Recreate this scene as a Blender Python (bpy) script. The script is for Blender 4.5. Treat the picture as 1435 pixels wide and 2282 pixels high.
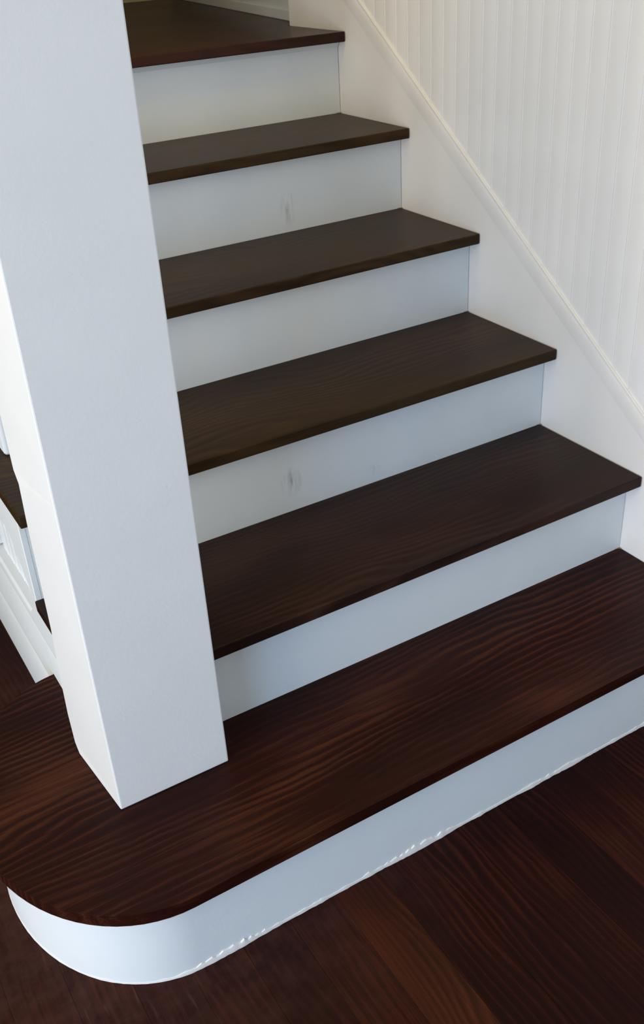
import bpy, bmesh, math, random
from mathutils import Vector, Matrix

C = bpy.context.scene.collection
for o in list(bpy.data.objects):
    bpy.data.objects.remove(o, do_unlink=True)
random.seed(7)

# ------------------------------------------------------------------ camera
cam_d = bpy.data.cameras.new('camera')
cam = bpy.data.objects.new('camera', cam_d)
C.objects.link(cam)
RX = ((0.8548992226, 0.3046015793, -0.4199585658),
      (-0.5161157122, 0.4171994893, -0.7480435534),
      (-0.0526487485, 0.8562490666, 0.5138731802))
M4 = Matrix(RX).to_4x4()
M4.translation = Vector((-1.38093096, -0.94267982, 1.34831488))
cam.matrix_world = M4
cam_d.sensor_fit = 'VERTICAL'
cam_d.sensor_height = 36.0
cam_d.lens = 2217.2565 / 2282.0 * 36.0
cam_d.clip_start = 0.02
bpy.context.scene.camera = cam

# ------------------------------------------------------------------ exposure, sky, daylight through the windows, added warm fill
sc = bpy.context.scene
sc.view_settings.view_transform = 'Standard'
sc.view_settings.look = 'None'
sc.view_settings.gamma = 1.0
sc.view_settings.exposure = 0.0
sc.view_settings.use_curve_mapping = False
world = bpy.data.worlds.new('daylight_sky')
sc.world = world
world.use_nodes = True
bg = world.node_tree.nodes['Background']
bg.inputs['Color'].default_value = (0.62, 0.78, 1.0, 1)
bg.inputs['Strength'].default_value = 0.35


def area(name, loc, target, sx, sy, power, col):
    d = bpy.data.lights.new(name, 'AREA')
    d.shape = 'RECTANGLE'
    d.size, d.size_y = sx, sy
    d.energy = power
    d.color = col
    o = bpy.data.objects.new(name, d)
    C.objects.link(o)
    o.location = loc
    o.rotation_euler = (Vector(target) - Vector(loc)).to_track_quat('-Z', 'Y').to_euler()
    return o


area('window_light_left', (-3.62, -0.45, 1.15), (0, 0.6, 1.15), 1.5, 2.0, 76, (1.0, 0.93, 0.845))
area('window_light_far_left_low', (-3.62, -2.1, 0.55), (0, -2.1, 0.55), 1.4, 0.8, 54, (0.18, 0.52, 1.0))
area('window_light_far_left_high', (-3.62, -2.1, 1.5), (0, -2.1, 1.5), 1.4, 1.1, 20, (1.0, 0.76, 0.45))
area('added_stair_fill', (-0.5, 0.6, 2.62), (-0.5, 0.6, 0), 0.4, 0.4, 6.7, (1.0, 0.76, 0.25))  # added fill to warm the upper steps; no ceiling lamp is known here

# ------------------------------------------------------------------ stair measurements (metres)
H, G, NO, T = 0.185, 0.2595, 0.0365, 0.0225
XL = -1.133                      # left ends of the treads
PX0, PX1, PY0, PY1 = -1.142, -0.957, 0.170, 0.355   # newel post


# ------------------------------------------------------------------ materials
def mat(name):
    m = bpy.data.materials.new(name)
    m.use_nodes = True
    nt = m.node_tree
    return m, nt, nt.nodes['Principled BSDF']


def nd(nt, t, **kw):
    n = nt.nodes.new(t)
    for k, v in kw.items():
        setattr(n, k, v)
    return n


def ramp(nt, pts):
    r = nd(nt, 'ShaderNodeValToRGB')
    e = r.color_ramp.elements
    while len(e) < len(pts):
        e.new(0.5)
    for q, (p, c) in zip(e, pts):
        q.position = p
        q.color = (c[0], c[1], c[2], 1) if len(c) == 3 else c
    return r


def paint(name, col, rough=0.42, bump=0.25, scuffs=(), grime=0.0):
    """brushed white paint; scuffs = list of (x, y, z, rx, ry, rz, strength) in object coordinates"""
    m, nt, b = mat(name)
    L = nt.links
    tc = nd(nt, 'ShaderNodeTexCoord')
    n1 = nd(nt, 'ShaderNodeTexNoise')
    n1.inputs['Scale'].default_value = 9
    n1.inputs['Detail'].default_value = 5
    L.new(tc.outputs['Object'], n1.inputs['Vector'])
    r = ramp(nt, [(0.3, [c * 0.965 for c in col]), (0.7, col)])
    L.new(n1.outputs['Fac'], r.inputs['Fac'])
    out = r.outputs['Color']
    for (x, y, z, rx, ry, rz, s) in scuffs:
        mp = nd(nt, 'ShaderNodeMapping')
        mp.vector_type = 'TEXTURE'
        mp.inputs['Location'].default_value = (x, y, z)
        mp.inputs['Scale'].default_value = (rx, ry, rz)
        L.new(tc.outputs['Object'], mp.inputs['Vector'])
        gr = nd(nt, 'ShaderNodeTexGradient', gradient_type='SPHERICAL')
        L.new(mp.outputs[0], gr.inputs['Vector'])
        ns = nd(nt, 'ShaderNodeTexNoise')
        ns.inputs['Scale'].default_value = 70
        ns.inputs['Detail'].default_value = 3
        mp2 = nd(nt, 'ShaderNodeMapping')
        mp2.inputs['Rotation'].default_value = (0, math.radians(25), 0)
        mp2.inputs['Scale'].default_value = (2.0, 1, 0.35)
        L.new(tc.outputs['Object'], mp2.inputs['Vector'])
        L.new(mp2.outputs[0], ns.inputs['Vector'])
        th = nd(nt, 'ShaderNodeMapRange')
        th.inputs['From Min'].default_value = 0.40
        th.inputs['From Max'].default_value = 0.75
        L.new(ns.outputs['Fac'], th.inputs['Value'])
        ml = nd(nt, 'ShaderNodeMath', operation='MULTIPLY')
        L.new(gr.outputs['Fac'], ml.inputs[0])
        L.new(th.outputs[0], ml.inputs[1])
        m2 = nd(nt, 'ShaderNodeMath', operation='MULTIPLY', use_clamp=True)
        m2.inputs[1].default_value = s
        L.new(ml.outputs[0], m2.inputs[0])
        mx = nd(nt, 'ShaderNodeMixRGB')
        mx.inputs['Color2'].default_value = (0.22, 0.22, 0.22, 1)
        L.new(m2.outputs[0], mx.inputs['Fac'])
        L.new(out, mx.inputs['Color1'])
        out = mx.outputs[0]
    L.new(out, b.inputs['Base Color'])
    b.inputs['Roughness'].default_value = rough
    n2 = nd(nt, 'ShaderNodeTexNoise')
    n2.inputs['Scale'].default_value = 160
    n2.inputs['Detail'].default_value = 3
    L.new(tc.outputs['Object'], n2.inputs['Vector'])
    n3 = nd(nt, 'ShaderNodeTexVoronoi')
    n3.inputs['Scale'].default_value = 17
    L.new(tc.outputs['Object'], n3.inputs['Vector'])
    chip = nd(nt, 'ShaderNodeMapRange')          # rare small nicks
    chip.inputs['From Min'].default_value = 0.0
    chip.inputs['From Max'].default_value = 0.05
    chip.inputs['To Min'].default_value = -1.2
    chip.inputs['To Max'].default_value = 0
    L.new(n3.outputs['Distance'], chip.inputs['Value'])
    ad = nd(nt, 'ShaderNodeMath', operation='ADD')
    L.new(n2.outputs['Fac'], ad.inputs[0])
    L.new(chip.outputs[0], ad.inputs[1])
    bp = nd(nt, 'ShaderNodeBump')
    bp.inputs['Strength'].default_value = bump
    bp.inputs['Distance'].default_value = 0.0006
    L.new(ad.outputs[0], bp.inputs['Height'])
    L.new(bp.outputs[0], b.inputs['Normal'])
    return m


def wood(name, dark, mid, light, axis='X', ring=1.0, rough=(0.3, 0.42), patch=None, contrast=1.0,
         per_object=False, warp=1.0, spec=0.5, dust=None):
    """stained softwood boards: warped growth rings plus fine fibres along one axis"""
    m, nt, b = mat(name)
    L = nt.links
    tc = nd(nt, 'ShaderNodeTexCoord')
    oi = nd(nt, 'ShaderNodeObjectInfo')
    off = nd(nt, 'ShaderNodeVectorMath', operation='SCALE')
    off.inputs[0].default_value = (3.1, 7.3, 1.9)
    L.new(oi.outputs['Random'], off.inputs['Scale'])
    rot = nd(nt, 'ShaderNodeMapping')
    if axis == 'Y':
        rot.inputs['Rotation'].default_value = (0, 0, math.radians(90))
    L.new(tc.outputs['Object'], rot.inputs['Vector'])
    add = nd(nt, 'ShaderNodeVectorMath', operation='ADD')
    L.new(rot.outputs[0], add.inputs[0])
    L.new(off.outputs[0], add.inputs[1])
    # slow wander of the grain
    mw = nd(nt, 'ShaderNodeMapping')
    mw.inputs['Scale'].default_value = (1.0, 3.2, 3.2)
    L.new(add.outputs[0], mw.inputs['Vector'])
    nw = nd(nt, 'ShaderNodeTexNoise')
    nw.inputs['Scale'].default_value = 1.6
    nw.inputs['Detail'].default_value = 1.5
    nw.inputs['Roughness'].default_value = 0.45
    L.new(mw.outputs[0], nw.inputs['Vector'])
    nk = nd(nt, 'ShaderNodeTexNoise')            # small ripples in the rings
    mk = nd(nt, 'ShaderNodeMapping')
    mk.inputs['Scale'].default_value = (7, 16, 16)
    L.new(add.outputs[0], mk.inputs['Vector'])
    nk.inputs['Scale'].default_value = 1.0
    nk.inputs['Detail'].default_value = 2
    L.new(mk.outputs[0], nk.inputs['Vector'])
    sep = nd(nt, 'ShaderNodeSeparateXYZ')
    L.new(add.outputs[0], sep.inputs[0])

    def mth(op, a, bb, clamp=False):
        n = nd(nt, 'ShaderNodeMath', operation=op, use_clamp=clamp)
        for i, v in enumerate((a, bb)):
            if v is None:
                continue
            if isinstance(v, (int, float)):
                n.inputs[i].default_value = v
            else:
                L.new(v, n.inputs[i])
        return n.outputs[0]
    yy = mth('MULTIPLY', sep.outputs['Y'], 58 * ring)
    w1 = mth('MULTIPLY', nw.outputs['Fac'], 17 * warp)
    w2 = mth('MULTIPLY', nk.outputs['Fac'], 1.5)
    ph = mth('ADD', mth('ADD', yy, w1), w2)
    fr = mth('FRACT', ph, None)
    # ring profile: slow rise (early wood) and quick fall (late wood)
    tri = nd(nt, 'ShaderNodeValToRGB')
    e = tri.color_ramp.elements
    e[0].position, e[0].color = 0.0, (0.15, 0.15, 0.15, 1)
    e[1].position, e[1].color = 1.0, (0.15, 0.15, 0.15, 1)
    x = e.new(0.62)
    x.color = (0.85, 0.85, 0.85, 1)
    x = e.new(0.3)
    x.color = (0.5, 0.5, 0.5, 1)
    L.new(fr, tri.inputs['Fac'])
    # strength of the rings changes from place to place
    nb = nd(nt, 'ShaderNodeTexNoise')
    nb.inputs['Scale'].default_value = 2.3
    nb.inputs['Detail'].default_value = 2
    mb_ = nd(nt, 'ShaderNodeMapping')
    mb_.inputs['Scale'].default_value = (0.7, 3, 3)
    mb_.inputs['Location'].default_value = (4, 2, 8)
    L.new(add.outputs[0], mb_.inputs['Vector'])
    L.new(mb_.outputs[0], nb.inputs['Vector'])
    amp = nd(nt, 'ShaderNodeMapRange')
    amp.inputs['From Min'].default_value = 0.36
    amp.inputs['From Max'].default_value = 0.66
    amp.inputs['To Min'].default_value = 0.08
    amp.inputs['To Max'].default_value = 0.62 * contrast
    L.new(nb.outputs['Fac'], amp.inputs['Value'])
    rg = mth('MULTIPLY', mth('SUBTRACT', tri.outputs['Color'], 0.5), amp.outputs[0])
    # fibres
    mf = nd(nt, 'ShaderNodeMapping')
    mf.inputs['Scale'].default_value = (9, 420, 420)
    L.new(add.outputs[0], mf.inputs['Vector'])
    nf = nd(nt, 'ShaderNodeTexNoise')
    nf.inputs['Scale'].default_value = 1.0
    nf.inputs['Detail'].default_value = 4
    L.new(mf.outputs[0], nf.inputs['Vector'])
    fb = mth('MULTIPLY', mth('SUBTRACT', nf.outputs['Fac'], 0.5), 0.55)
    # blotchy stain
    np_ = nd(nt, 'ShaderNodeTexNoise')
    np_.inputs['Scale'].default_value = 4.5
    np_.inputs['Detail'].default_value = 3
    mp_ = nd(nt, 'ShaderNodeMapping')
    mp_.inputs['Scale'].default_value = (0.6, 1.6, 1.6)
    L.new(add.outputs[0], mp_.inputs['Vector'])
    L.new(mp_.outputs[0], np_.inputs['Vector'])
    bl = mth('MULTIPLY', mth('SUBTRACT', np_.outputs['Fac'], 0.5), 0.9)
    v = mth('ADD', mth('ADD', mth('ADD', 0.5, rg), fb), bl, True)
    if per_object:
        v = mth('ADD', v, mth('MULTIPLY', mth('SUBTRACT', oi.outputs['Random'], 0.5), 0.18), True)
    r = ramp(nt, [(0.12, dark), (0.5, mid), (0.9, light)])
    L.new(v, r.inputs['Fac'])
    out = r.outputs['Color']
    if patch:                                    # where the stain runs to another tint
        pcol, pmin, pmax = patch
        pn = nd(nt, 'ShaderNodeTexNoise')
        pn.inputs['Scale'].default_value = 1.9
        pn.inputs['Detail'].default_value = 1
        L.new(mp_.outputs[0], pn.inputs['Vector'])
        pr = nd(nt, 'ShaderNodeMapRange')
        pr.inputs['From Min'].default_value = pmin
        pr.inputs['From Max'].default_value = pmax
        L.new(pn.outputs['Fac'], pr.inputs['Value'])
        mx = nd(nt, 'ShaderNodeMixRGB', blend_type='MULTIPLY')
        mx.inputs['Color2'].default_value = (*pcol, 1)
        L.new(pr.outputs[0], mx.inputs['Fac'])
        L.new(out, mx.inputs['Color1'])
        out = mx.outputs[0]
    rgh_extra = None
    if dust:                                     # worn, dusty ring on the floor round the bullnose step; world position
        (cx, cy, r0, r1, dcol, dmax) = dust
        ge = nd(nt, 'ShaderNodeNewGeometry')
        sb = nd(nt, 'ShaderNodeVectorMath', operation='SUBTRACT')
        L.new(ge.outputs['Position'], sb.inputs[0])
        sb.inputs[1].default_value = (cx, cy, 0)
        ln = nd(nt, 'ShaderNodeVectorMath', operation='LENGTH')
        L.new(sb.outputs[0], ln.inputs[0])
        dr = nd(nt, 'ShaderNodeMapRange')
        dr.inputs['From Min'].default_value = r1
        dr.inputs['From Max'].default_value = r0
        L.new(ln.outputs['Value'], dr.inputs['Value'])
        dn = nd(nt, 'ShaderNodeTexNoise')
        dn.inputs['Scale'].default_value = 26
        dn.inputs['Detail'].default_value = 6
        dn.inputs['Roughness'].default_value = 0.65
        L.new(ge.outputs['Position'], dn.inputs['Vector'])
        dm = nd(nt, 'ShaderNodeMapRange')
        dm.inputs['From Min'].default_value = 0.4
        dm.inputs['From Max'].default_value = 0.68
        dm.inputs['To Max'].default_value = dmax
        dm.inputs['To Min'].default_value = dmax * 0.35
        L.new(dn.outputs['Fac'], dm.inputs['Value'])
        df = mth('MULTIPLY', dr.outputs[0], dm.outputs[0], True)
        # scratches and dried paint flecks
        ms = nd(nt, 'ShaderNodeMapping')
        ms.inputs['Scale'].default_value = (150, 13, 13)
        ms.inputs['Rotation'].default_value = (0, 0, math.radians(8))
        L.new(ge.outputs['Position'], ms.inputs['Vector'])
        sn = nd(nt, 'ShaderNodeTexNoise')
        sn.inputs['Scale'].default_value = 1.0
        sn.inputs['Detail'].default_value = 2
        L.new(ms.outputs[0], sn.inputs['Vector'])
        sm = nd(nt, 'ShaderNodeMapRange')
        sm.inputs['From Min'].default_value = 0.66
        sm.inputs['From Max'].default_value = 0.8
        sm.inputs['To Max'].default_value = 0.55
        L.new(sn.outputs['Fac'], sm.inputs['Value'])
        sf = mth('MULTIPLY', mth('MULTIPLY', sm.outputs[0], dr.outputs[0], True), 1.0, True)
        mx = nd(nt, 'ShaderNodeMixRGB')
        mx.inputs['Color2'].default_value = (*dcol, 1)
        L.new(mth('ADD', df, sf, True), mx.inputs['Fac'])
        L.new(out, mx.inputs['Color1'])
        out = mx.outputs[0]
        rgh_extra = mth('MULTIPLY', df, 0.4)
    L.new(out, b.inputs['Base Color'])
    rr = nd(nt, 'ShaderNodeMapRange')
    rr.inputs['To Min'].default_value = rough[0]
    rr.inputs['To Max'].default_value = rough[1]
    L.new(np_.outputs['Fac'], rr.inputs['Value'])
    ro = rr.outputs[0]
    if rgh_extra is not None:
        ro = mth('ADD', ro, rgh_extra, True)
    L.new(ro, b.inputs['Roughness'])
    b.inputs['Specular IOR Level'].default_value = spec
    bp = nd(nt, 'ShaderNodeBump')
    bp.inputs['Strength'].default_value = 0.22
    bp.inputs['Distance'].default_value = 0.0005
    L.new(mth('ADD', fb, rg), bp.inputs['Height'])
    L.new(bp.outputs[0], b.inputs['Normal'])
    return m


WHITE = (0.745, 0.795, 0.825)
M_white = paint('white_satin_paint', WHITE)
M_post = paint('white_post_paint', (0.77, 0.782, 0.785), 0.4, 0.3)
M_wall = paint('white_wall_paint', (0.855, 0.838, 0.815), 0.4, 0.12)
M_room = paint('off_white_room_paint', (0.72, 0.68, 0.60), 0.7, 0.1)
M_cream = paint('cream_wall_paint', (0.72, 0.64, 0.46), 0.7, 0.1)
M_caulk = paint('rough_white_caulk', (0.80, 0.80, 0.79), 0.5, 0.8)
M_tan = paint('tan_caulk', (0.30, 0.24, 0.15), 0.7, 0.3)
M_tread = wood('walnut_stained_tread', (0.015, 0.0080, 0.0040), (0.036, 0.0205, 0.0085), (0.068, 0.037, 0.016),
               patch=((0.8, 0.62, 0.6), 0.54, 0.7), spec=0.07)
M_bull = wood('walnut_stained_bullnose_tread', (0.0095, 0.0028, 0.0020), (0.0225, 0.0053, 0.0034), (0.078, 0.025, 0.011),
              ring=1.15, warp=0.55, contrast=1.2, patch=((0.85, 0.5, 0.55), 0.5, 0.68), spec=0.08)
M_tread2 = wood('dark_walnut_stained_tread', (0.0095, 0.0045, 0.0034), (0.0235, 0.0105, 0.0072), (0.056, 0.026, 0.016),
                patch=((0.8, 0.6, 0.6), 0.5, 0.68), spec=0.1, ring=1.1, warp=0.7)
M_land = wood('red_stained_landing', (0.016, 0.0045, 0.0025), (0.034, 0.0095, 0.0045), (0.058, 0.017, 0.008), ring=0.7, spec=0.18)
M_floor = wood('red_brown_stained_floorboard', (0.0065, 0.0014, 0.0013), (0.0150, 0.0027, 0.0022), (0.050, 0.0110, 0.0050),
               axis='Y', rough=(0.36, 0.5), per_object=True, ring=1.3, warp=0.5, spec=0.06, contrast=1.0,
               dust=(-1.17, 0.3, 0.27, 0.66, (0.088, 0.044, 0.034), 0.45))
M_floor2 = wood('orange_stained_floorboard', (0.014, 0.0035, 0.002), (0.036, 0.0080, 0.0032), (0.072, 0.019, 0.0065),
                axis='Y', rough=(0.36, 0.5), ring=1.2, spec=0.09)
M_dark = paint('dark_gap', (0.02, 0.02, 0.02), 0.8, 0.0)
M_glass, nt, b = mat('window_glass')
b.inputs['Base Color'].default_value = (0.9, 0.95, 1, 1)
b.inputs['Roughness'].default_value = 0.02
b.inputs['Transmission Weight'].default_value = 1.0


# ------------------------------------------------------------------ mesh helpers
def link(name, bm, m, parent=None, loc=None, bevel=0.0, seg=2, smooth=False, angle=30):
    """one mesh object from a bmesh in world coordinates; its origin goes to loc (default: bounding-box base)"""
    bmesh.ops.recalc_face_normals(bm, faces=bm.faces)
    if loc is None:
        lo = [min(v.co[i] for v in bm.verts) for i in range(3)]
        hi = [max(v.co[i] for v in bm.verts) for i in range(3)]
        loc = ((lo[0] + hi[0]) / 2, (lo[1] + hi[1]) / 2, lo[2])
    loc = Vector(loc)
    for v in bm.verts:
        v.co -= loc
    me = bpy.data.meshes.new(name)
    bm.to_mesh(me)
    bm.free()
    o = bpy.data.objects.new(name, me)
    C.objects.link(o)
    me.materials.append(m)
    place(o, loc, parent)
    if smooth:
        for p in me.polygons:
            p.use_smooth = True
        me.set_sharp_from_angle(angle=math.radians(angle))
    if bevel:
        md = o.modifiers.new('edge', 'BEVEL')
        md.width = bevel
        md.segments = seg
        md.limit_method = 'ANGLE'
        md.angle_limit = math.radians(32)
    return o


def worldloc(o):
    v = Vector(o.location)
    while o.parent:
        o = o.parent
        v += Vector(o.location)
    return v


def place(o, loc, parent):
    if parent:
        o.parent = parent
        o.location = Vector(loc) - worldloc(parent)
    else:
        o.location = loc


def prism(poly, axis, a, b):
    """closed polygon (2-D) extruded along an axis from a to b"""
    bm = bmesh.new()

    def co(p, t):
        if axis == 'Z':
            return (p[0], p[1], t)
        if axis == 'X':
            return (t, p[0], p[1])
        return (p[0], t, p[1])
    A = [bm.verts.new(co(p, a)) for p in poly]
    B = [bm.verts.new(co(p, b)) for p in poly]
    n = len(poly)
    bm.faces.new(A)
    bm.faces.new(B[::-1])
    for i in range(n):
        j = (i + 1) % n
        bm.faces.new((A[i], B[i], B[j], A[j]))
    return bm


def box(x0, x1, y0, y1, z0, z1):
    return prism([(x0, y0), (x1, y0), (x1, y1), (x0, y1)], 'Z', z0, z1)


def empty(name, loc):
    o = bpy.data.objects.new(name, None)
    C.objects.link(o)
    o.location = loc
    o.empty_display_size = 0.1
    return o


def tag(o, label=None, cat=None, group=None, kind=None):
    for k, v in (('label', label), ('category', cat), ('group', group), ('kind', kind)):
        if v:
            o[k] = v
    return o


def struct(o, label=None, cat=None):
    return tag(o, label, cat, kind='structure')


# ------------------------------------------------------------------ setting: floor
X_FL0, X_FL1, Y_FL0, Y_FL1 = -3.7, 1.7, -3.5, 3.0
floor = struct(link('floor', box(X_FL0, X_FL1, Y_FL0, Y_FL1, -0.06, -0.012), M_dark),
               'dark red-brown floor of narrow stained boards running under the stairs', 'floor')
PW = 0.0835
x = -0.880 - PW * 17
plank_mesh = {}
k = 0
while x < 0.02:
    orange = abs(x + 0.880) < 0.01
    j = 0.00012
    cuts = [Y_FL0, -1.6 + 0.9 * random.random(), 0.9 + 1.2 * random.random(), Y_FL1]
    if -1.05 < x < -0.1:
        cuts = [Y_FL0, -1.5, Y_FL1]
    for a, b_ in zip(cuts[:-1], cuts[1:]):
        dz = random.uniform(-0.0003, 0.0001)
        link('plank', box(x + j, x + PW - j, a + j, b_ - j, -0.0118, dz), M_floor2 if orange else M_floor, floor,
             bevel=0.0003, seg=1)
    x += PW
    k += 1

# ------------------------------------------------------------------ setting: walls, ceiling, windows (mostly behind the camera)
CEIL = 2.7
wall_right = struct(link('wall_right', box(0.0137, 0.12, Y_FL0, 1.53, 0, CEIL), M_wall),
                    'white beadboard wall rising along the right side of the stairs', 'wall')
BW = 0.0429


def bead_profile(x0, w):
    """plan section of one beadboard strip facing -x: quirk, round bead, quirk, flat; (x, y) list"""
    d = 0.0085
    pts = [(x0 + d, 0.0), (x0 + 0.0005, 0.0), (x0 + 0.0005, 0.0003)]
    r = 0.0022
    for i in range(7):
        a = math.pi * i / 6
        pts.append((x0 + 0.0005 - 0.0016 * math.sin(a), 0.0005 + r - r * math.cos(a)))
    pts += [(x0 + 0.0005, 0.0052), (x0, 0.0060), (x0, w - 0.00005), (x0 + d, w - 0.00005)]
    return pts


y0 = 1.015 - BW * 31
bm = prism([(p[0], p[1] + y0) for p in bead_profile(0.005, BW)], 'Z', 0.0, CEIL)
pl0 = link('bead_plank', bm, M_wall, wall_right, loc=(0.005, y0, 0.0), smooth=True, angle=40)
for i in range(1, 43):
    p = pl0.copy()
    C.objects.link(p)
    p.location.y += BW * i
# stair skirt with its cap moulding
A_, B_ = 0.326, 0.709


def sk(y):
    return A_ + B_ * y


skirt = struct(link('trim_1', prism([(-0.30, 0.0), (1.53, 0.0), (1.53, sk(1.53)), (-0.30, sk(-0.30))], 'X', 0.0, 0.0054), M_wall,
                    bevel=0.001, seg=1),
               'white sloping skirt board between the stair ends and the beadboard', 'trim')
sec = [(0.0054, 0.0), (0.0045, -0.0002), (0.0022, -0.0016), (0.0004, -0.005), (-0.0008, -0.012), (-0.0013, -0.022), (-0.0011, -0.034),
       (-0.0005, -0.044), (0.0, -0.050), (0.0054, -0.051)]
bm = bmesh.new()
ra = [bm.verts.new((p, -0.30, sk(-0.30) + q)) for p, q in sec]
rb = [bm.verts.new((p, 1.53, sk(1.53) + q)) for p, q in sec]
bm.faces.new(ra)
bm.faces.new(rb[::-1])
for i in range(len(sec)):
    j = (i + 1) % len(sec)
    bm.faces.new((ra[i], rb[i], rb[j], ra[j]))
link('cap_moulding', bm, M_wall, skirt, smooth=True, angle=60)

struct(link('ceiling', box(X_FL0, X_FL1, Y_FL0, Y_FL1, CEIL, CEIL + 0.08), M_room), 'plain white ceiling above the stair hall', 'ceiling')
struct(link('wall_back', box(X_FL0, X_FL1, Y_FL1 - 0.05, Y_FL1 + 0.05, 0, CEIL), M_cream), 'plain white wall behind the stair landing', 'wall')


bm = bmesh.new()
HOLES = [(-2.8, -1.4, 0.15, 2.05), (-1.2, 0.3, 0.15, 2.15)]
for (p, q, r_, t_) in [(Y_FL0, -2.8, 0, CEIL), (-1.4, -1.2, 0, CEIL), (0.3, Y_FL1, 0, CEIL), (-2.8, -1.4, 0, 0.15), (-2.8, -1.4, 2.05, CEIL),
                       (-1.2, 0.3, 0, 0.15), (-1.2, 0.3, 2.15, CEIL)]:
    me = bpy.data.meshes.new('t')
    bb = box(-3.8, -3.7, p, q, r_, t_)
    bb.to_mesh(me)
    bb.free()
    bm.from_mesh(me)
    bpy.data.meshes.remove(me)
struct(link('wall_left', bm, M_room), 'plain white wall with two tall windows far left of the stairs', 'wall')
struct(link('wall_front', box(X_FL0, X_FL1, -3.6, -3.5, 0, CEIL), M_room), 'plain white wall facing the stairs', 'wall')
for n, (p, q, r_, t_) in enumerate(HOLES):
    zc = (r_ + t_) / 2
    wf = struct(link('window_%d' % (n + 1), box(-3.79, -3.73, p + 0.041, q - 0.041, zc - 0.02, zc + 0.02), M_white),
                ('tall white window in the left wall, nearer the front', 'tall white window in the left wall, opposite the stairs')[n], 'window')
    link('sash', box(-3.79, -3.73, p, p + 0.04, r_, t_), M_white, wf)
    link('sash', box(-3.79, -3.73, q - 0.04, q, r_, t_), M_white, wf)
struct(link('wall_stair_side', box(1.6, 1.7, 1.53, Y_FL1 - 0.06, 0, CEIL), M_room), 'plain white wall closing the stairwell on the right', 'wall')
struct(link('wall_added_shade_left', box(-1.20, -1.135, 1.30, Y_FL1 - 0.06, 0.30, CEIL), M_cream), 'added unseen cream wall shading the upper stairs from the left', 'wall')  # invented wall, out of view, to keep window light off the upper stairs
struct(link('wall_stair_front', box(0.12, 1.6, 1.43, 1.53, 0, CEIL), M_room), 'plain white wall in front of the upper stair flight', 'wall')

# ------------------------------------------------------------------ the staircase
stair = tag(empty('staircase', (-0.56, 0.0, 0.0)),
            'staircase with dark-stained wooden treads, white risers and a rounded bottom step', 'staircase')


def bull(off, y_end, n=40):
    """plan outline of the bottom step, rounded to the left; off = set-back from the nosing line"""
    cx, cy, rx, ry = -1.115, 0.2565, 0.232 - off, 0.2925 - off
    pts = [(-0.0015, -0.036 + off)]
    for i in range(n + 1):
        a = -math.pi / 2 - math.pi * i / n
        pts.append((cx + rx * math.cos(a), cy + ry * math.sin(a)))
    pts += [(-1.122, y_end), (-1.122, 0.2605), (-0.0015, 0.2605)]
    # keep the end of the curve left of the skirt
    return [(min(p[0], -0.0015), p[1]) for p in pts]


b1 = bull(0.0, 0.5485)
t = link('tread', prism(b1, 'Z', H - T, H), M_bull, stair, bevel=0.003, seg=3, smooth=True)
tag(t, 'wide bottom tread with a rounded end wrapping the post')
r1 = bull(0.0215, 0.527)
m_r1 = paint('white_riser_paint_scuffed', WHITE, 0.4, 0.3,
             scuffs=((0.355, 0.0, 0.055, 0.03, 0.3, 0.045, 1.3),))
t = link('riser', prism(r1, 'Z', 0.0005, H - T), m_r1, stair, smooth=True)
tag(t, 'curved white bottom riser with lumpy paint along the floor')
# lumpy bead of caulk and paint along the foot of the bottom riser
path = r1[0:1] + [(p[0], p[1]) for p in r1[1:26]]
fine = []
for (a, b_) in zip(path[:-1], path[1:]):
    d = math.hypot(b_[0] - a[0], b_[1] - a[1])
    n = max(1, int(d / 0.006))
    for i in range(n):
        f = i / n
        fine.append((a[0] + (b_[0] - a[0]) * f, a[1] + (b_[1] - a[1]) * f))
bm = bmesh.new()
rows = []
rw = 0.5
for i, p in enumerate(fine):
    q = fine[min(i + 1, len(fine) - 1)]
    o_ = fine[max(i - 1, 0)]
    tx, ty = q[0] - o_[0], q[1] - o_[1]
    l = math.hypot(tx, ty) or 1
    nx, ny = -ty / l, tx / l            # path runs towards -x, so this points to -y
    if ny > 0 and i < len(fine) * 0.6:
        nx, ny = -nx, -ny
    rw = min(1, max(0.05, rw + random.uniform(-0.3, 0.3)))
    s = 1.0 if p[0] > -1.1 else max(0.2, 1 - (-1.1 - p[0]) * 8)
    w = (0.0012 + 0.0026 * rw) * s
    h = (0.006 + 0.009 * random.random() * rw + 0.003 * rw) * (0.4 + 0.6 * s)
    rows.append([bm.verts.new((p[0] + nx * dx, p[1] + ny * dx, z)) for dx, z in
                 ((-0.002, 0.0006), (w, 0.0006), (w * random.uniform(0.85, 1.1), h * 0.45), (w * 0.55, h * 0.85), (-0.002, h))])
for a, b_ in zip(rows[:-1], rows[1:]):
    for i in range(5):
        j = (i + 1) % 5
        bm.faces.new((a[i], a[j], b_[j], b_[i]))
bm.faces.new(rows[0])
bm.faces.new(rows[-1][::-1])
link('caulk_bead', bm, M_caulk, stair, smooth=True, angle=25)

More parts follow.
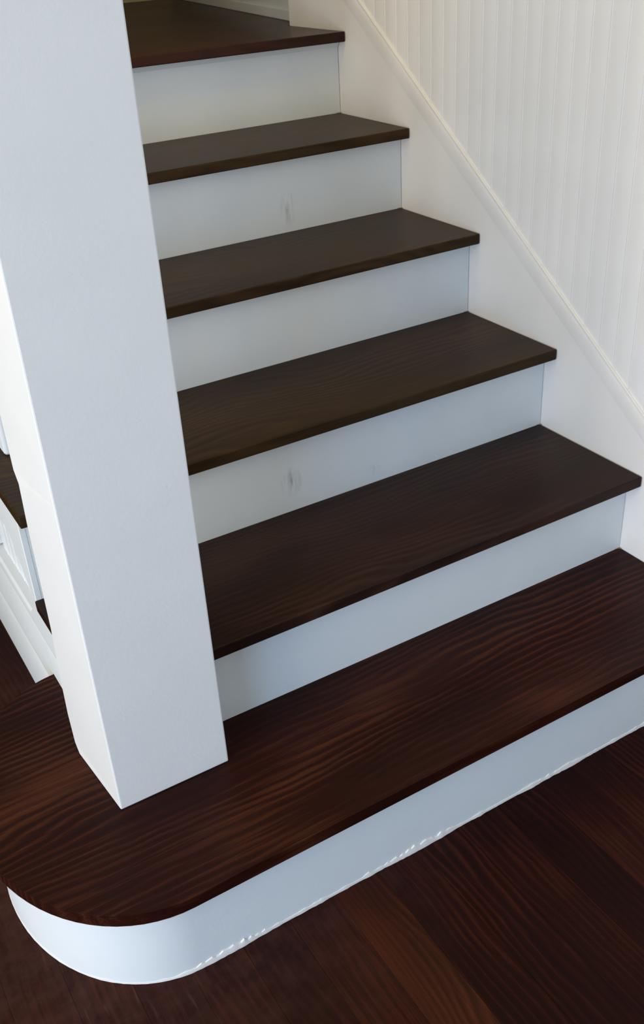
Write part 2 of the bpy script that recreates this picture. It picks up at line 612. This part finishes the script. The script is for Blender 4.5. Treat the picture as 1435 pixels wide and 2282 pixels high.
m_scuff3 = paint('white_riser_paint_marked', WHITE, 0.4, 0.25,
                 scuffs=((-0.057, 0, 0.062, 0.026, 0.3, 0.034, 0.8), (0.131, 0, 0.032, 0.014, 0.3, 0.02, 0.5)))
m_scuff5 = paint('white_riser_paint_smudged', WHITE, 0.4, 0.25,
                 scuffs=((0.257, 0, 0.052, 0.022, 0.3, 0.045, 0.6),))
for k in range(2, 6):
    z = k * H
    yn, yb = (k - 1) * G - NO, k * G + 0.001
    if k == 2:
        poly = [(-0.002, yn), (PX1 + 0.0015, yn), (PX1 + 0.0015, PY1 + 0.002), (-1.10, PY1 + 0.002), (-1.10, 0.339), (XL, 0.3345), (XL, yb), (-0.002, yb)]
    else:
        poly = [(-0.002, yn), (XL, yn), (XL, yb), (-0.002, yb)]
    link('tread', prism(poly, 'Z', z - T, z), M_tread2 if k == 2 else M_tread, stair, bevel=0.0024, seg=3, smooth=True)
    xl = PX1 + 0.001 if k == 2 else XL + 0.004
    yr = (k - 1) * G
    mm = {3: m_scuff3, 5: m_scuff5}.get(k, M_white)
    link('riser', box(xl, -0.0015, yr, yr + 0.019, (k - 1) * H, z - T), mm, stair)
    # thin yellowed caulk in the inner corner of the tread
    link('caulk_corner', prism([(-0.014, k * G + 0.0002), (-0.004, k * G - 0.0014), (-0.001, k * G - 0.0060), (-0.001, k * G + 0.0002)], 'Z', z, z + 0.0012), M_tan, stair)
link('caulk_corner', prism([(-0.014, G), (-0.004, G - 0.0016), (-0.001, G - 0.0060), (-0.001, G)], 'Z', H, H + 0.0012), M_tan, stair)
# sixth step: the turn at the head of the flight
yn = 5 * G - NO
poly = [(-0.002, yn), (XL, yn), (XL, 2.94), (0.30, 2.94), (0.047, 1.535), (-0.002, 1.535)]
t = link('tread', prism(poly, 'Z', 6 * H - T, 6 * H), M_land, stair, bevel=0.0024, seg=3, smooth=True)
tag(t, 'reddish topmost tread at the turn')
link('riser', box(XL + 0.004, -0.0015, 5 * G, 5 * G + 0.019, 5 * H, 6 * H - T), M_white, stair)
link('cove_strip', prism([(5 * G + 0.001, 6 * H - T), (5 * G - 0.008, 6 * H - T), (5 * G - 0.006, 6 * H - T - 0.006), (5 * G - 0.002, 6 * H - T - 0.013), (5 * G + 0.001, 6 * H - T - 0.014)],
                         'X', -0.80, -0.002), M_white, stair, smooth=True)
# riser of the next winder, turning right, with a shoe strip
d = Vector((0.253, 1.405, 0)).normalized()
nrm = Vector((d.y, -d.x, 0))
P0, P1 = Vector((0.045, 1.535, 0)), Vector((0.298, 2.94, 0))
q = [P0, P1, P1 + nrm * 0.02, P0 + nrm * 0.02]
link('riser', prism([(v.x, v.y) for v in q], 'Z', 6 * H, 7 * H - T), M_white, stair)
q = [P0 - nrm * 0.007, P1 - nrm * 0.007, P1, P0]
link('shoe_strip', prism([(v.x, v.y) for v in q], 'Z', 6 * H, 6 * H + 0.028), M_white, stair, bevel=0.003)
q = [P0 - nrm * 0.03, P1 - nrm * 0.03, Vector((1.59, 2.94, 0)), Vector((1.59, 1.535, 0))]
link('tread', prism([(v.x, v.y) for v in q], 'Z', 7 * H - T, 7 * H), M_land, stair, bevel=0.0035, seg=3)

# open side of the flight: stepped string with angled brackets, beadboard panel
xs0, xs1 = -1.131, -1.1195
top, low = [], []
top.append((0.343, 2 * H - T))
for k in range(2, 6):
    top += [(k * G - 0.0005, k * H - T), (k * G - 0.0005, (k + 1) * H - T)]
top.append((2.94, 6 * H - T))
low.append((0.343, 0.285))
for k in range(2, 6):
    dy, dz = (k - 2) * G, (k - 2) * H
    low += [(0.613 + dy, 0.285 + dz), (0.531 + dy, 0.360 + dz), (0.622 + dy, 0.459 + dz)]
low.append((2.94, 1.025))
# the string is split where the risers stand so every piece is a simple outline
pts = top + low[::-1]
link('side_string', prism(pts, 'X', xs0, xs1), M_white, stair, bevel=0.0012, seg=1)
panel = link('side_panel', prism([(0.535, 0.27), (2.94, 0.27), (2.94, 1.06), (1.36, 1.06), (1.10, 0.86), (0.78, 0.52), (0.535, 0.345)], 'X', -1.0985, -1.094), M_white, stair)
bw = 0.0366
for i in range(9):
    ya = 0.533 + bw * i
    zt = min(0.345 + 0.69 * (ya - 0.53) + 0.06, 0.54 if ya + bw < 3 * G else 0.7)
    pr = [(p[0], p[1] * bw / BW + ya) for p in bead_profile(-1.1075, BW)]
    if ya < 0.60:
        zt = min(zt, 2 * H - T + 0.04)
    link('bead_plank', prism(pr, 'Z', 0.272, zt), M_white, panel, smooth=True, angle=40)
link('casing', box(-1.120, -1.0995, 0.873, 0.965, 0.292, 0.64), M_white, panel, bevel=0.002)

# baseboard along the open side
prof = [(-1.099, 0.0), (-1.1270, 0.0), (-1.1285, 0.006), (-1.1285, 0.118), (-1.1255, 0.132), (-1.1225, 0.140), (-1.1270, 0.148),
        (-1.1275, 0.156), (-1.1265, 0.166), (-1.1262, 0.245), (-1.1225, 0.255), (-1.1270, 0.264), (-1.1285, 0.274), (-1.1270, 0.284), (-1.1230, 0.288), (-1.099, 0.289)]
base = struct(link('baseboard_left', prism(prof, 'Y', 0.551, 2.94), M_white, smooth=True, angle=35),
              'tall moulded white baseboard along the open side of the stairs', 'baseboard')
ret = [(-1.105, 0.1856), (-1.1264, 0.1856), (-1.1262, 0.245), (-1.1225, 0.255), (-1.1270, 0.264), (-1.1285, 0.274), (-1.1270, 0.284), (-1.1230, 0.2845), (-1.105, 0.2845)]
link('baseboard_return', prism(ret, 'Y', 0.350, 0.5505), M_white, base, smooth=True, angle=35)

# ------------------------------------------------------------------ newel post
bm = bmesh.new()
zt = 2.45
sect = [(PX0, PY0), (PX1, PY0), (PX1, PY1), (-1.1555, PY1)]
# (height, y of the rear left arris): chipped foot and slightly bowed rear edge
rear = [(H + 0.0005, 0.322), (0.201, 0.340), (0.26, 0.343), (0.352, 0.332), (0.454, 0.312), (0.639, 0.302), (0.712, 0.292), (0.728, 0.305),
        (zt, 0.303)]
rings = []
for z, yr in rear:
    s = [list(p) for p in sect]
    s[3][1] = yr
    rings.append([bm.verts.new((p[0], p[1], z)) for p in s])
bm.faces.new(rings[0][::-1])
bm.faces.new(rings[-1])
for a, b_ in zip(rings[:-1], rings[1:]):
    for i in range(4):
        j = (i + 1) % 4
        bm.faces.new((a[i], a[j], b_[j], b_[i]))
post = tag(link('newel_post', bm, M_post, loc=(-1.05, 0.26, H), bevel=0.0022, seg=2),
           'square white newel post standing on the rounded bottom step', 'post')

# ------------------------------------------------------------------ balustrade: one baluster shows behind the post, the rest stand in line with it
rail = tag(empty('balustrade', (-1.0725, 0.725, 3 * H + 0.0005)),
           'white balustrade of slim square balusters on the open side behind the post', 'balustrade')
for yb, k in ((0.706, 3), (0.586, 3), (0.440, 2), (0.826, 4), (0.946, 4), (1.090, 5), (1.210, 5)):
    yc = yb + 0.018
    zt = 0.37 + 0.82 + 0.713 * (yc - 0.40)
    link('baluster', box(-1.0905, -1.0545, yb, yb + 0.0355, k * H + 0.0005, zt), M_white, rail, bevel=0.007, seg=3, smooth=True)
link('handrail', prism([(y, 0.37 + 0.82 + 0.713 * (y - 0.40) + d) for y, d in ((PY1 + 0.001, 0), (1.295, 0), (1.295, 0.055), (PY1 + 0.001, 0.055))],
                       'X', -1.105, -1.040), M_white, rail, bevel=0.012, seg=3, smooth=True)
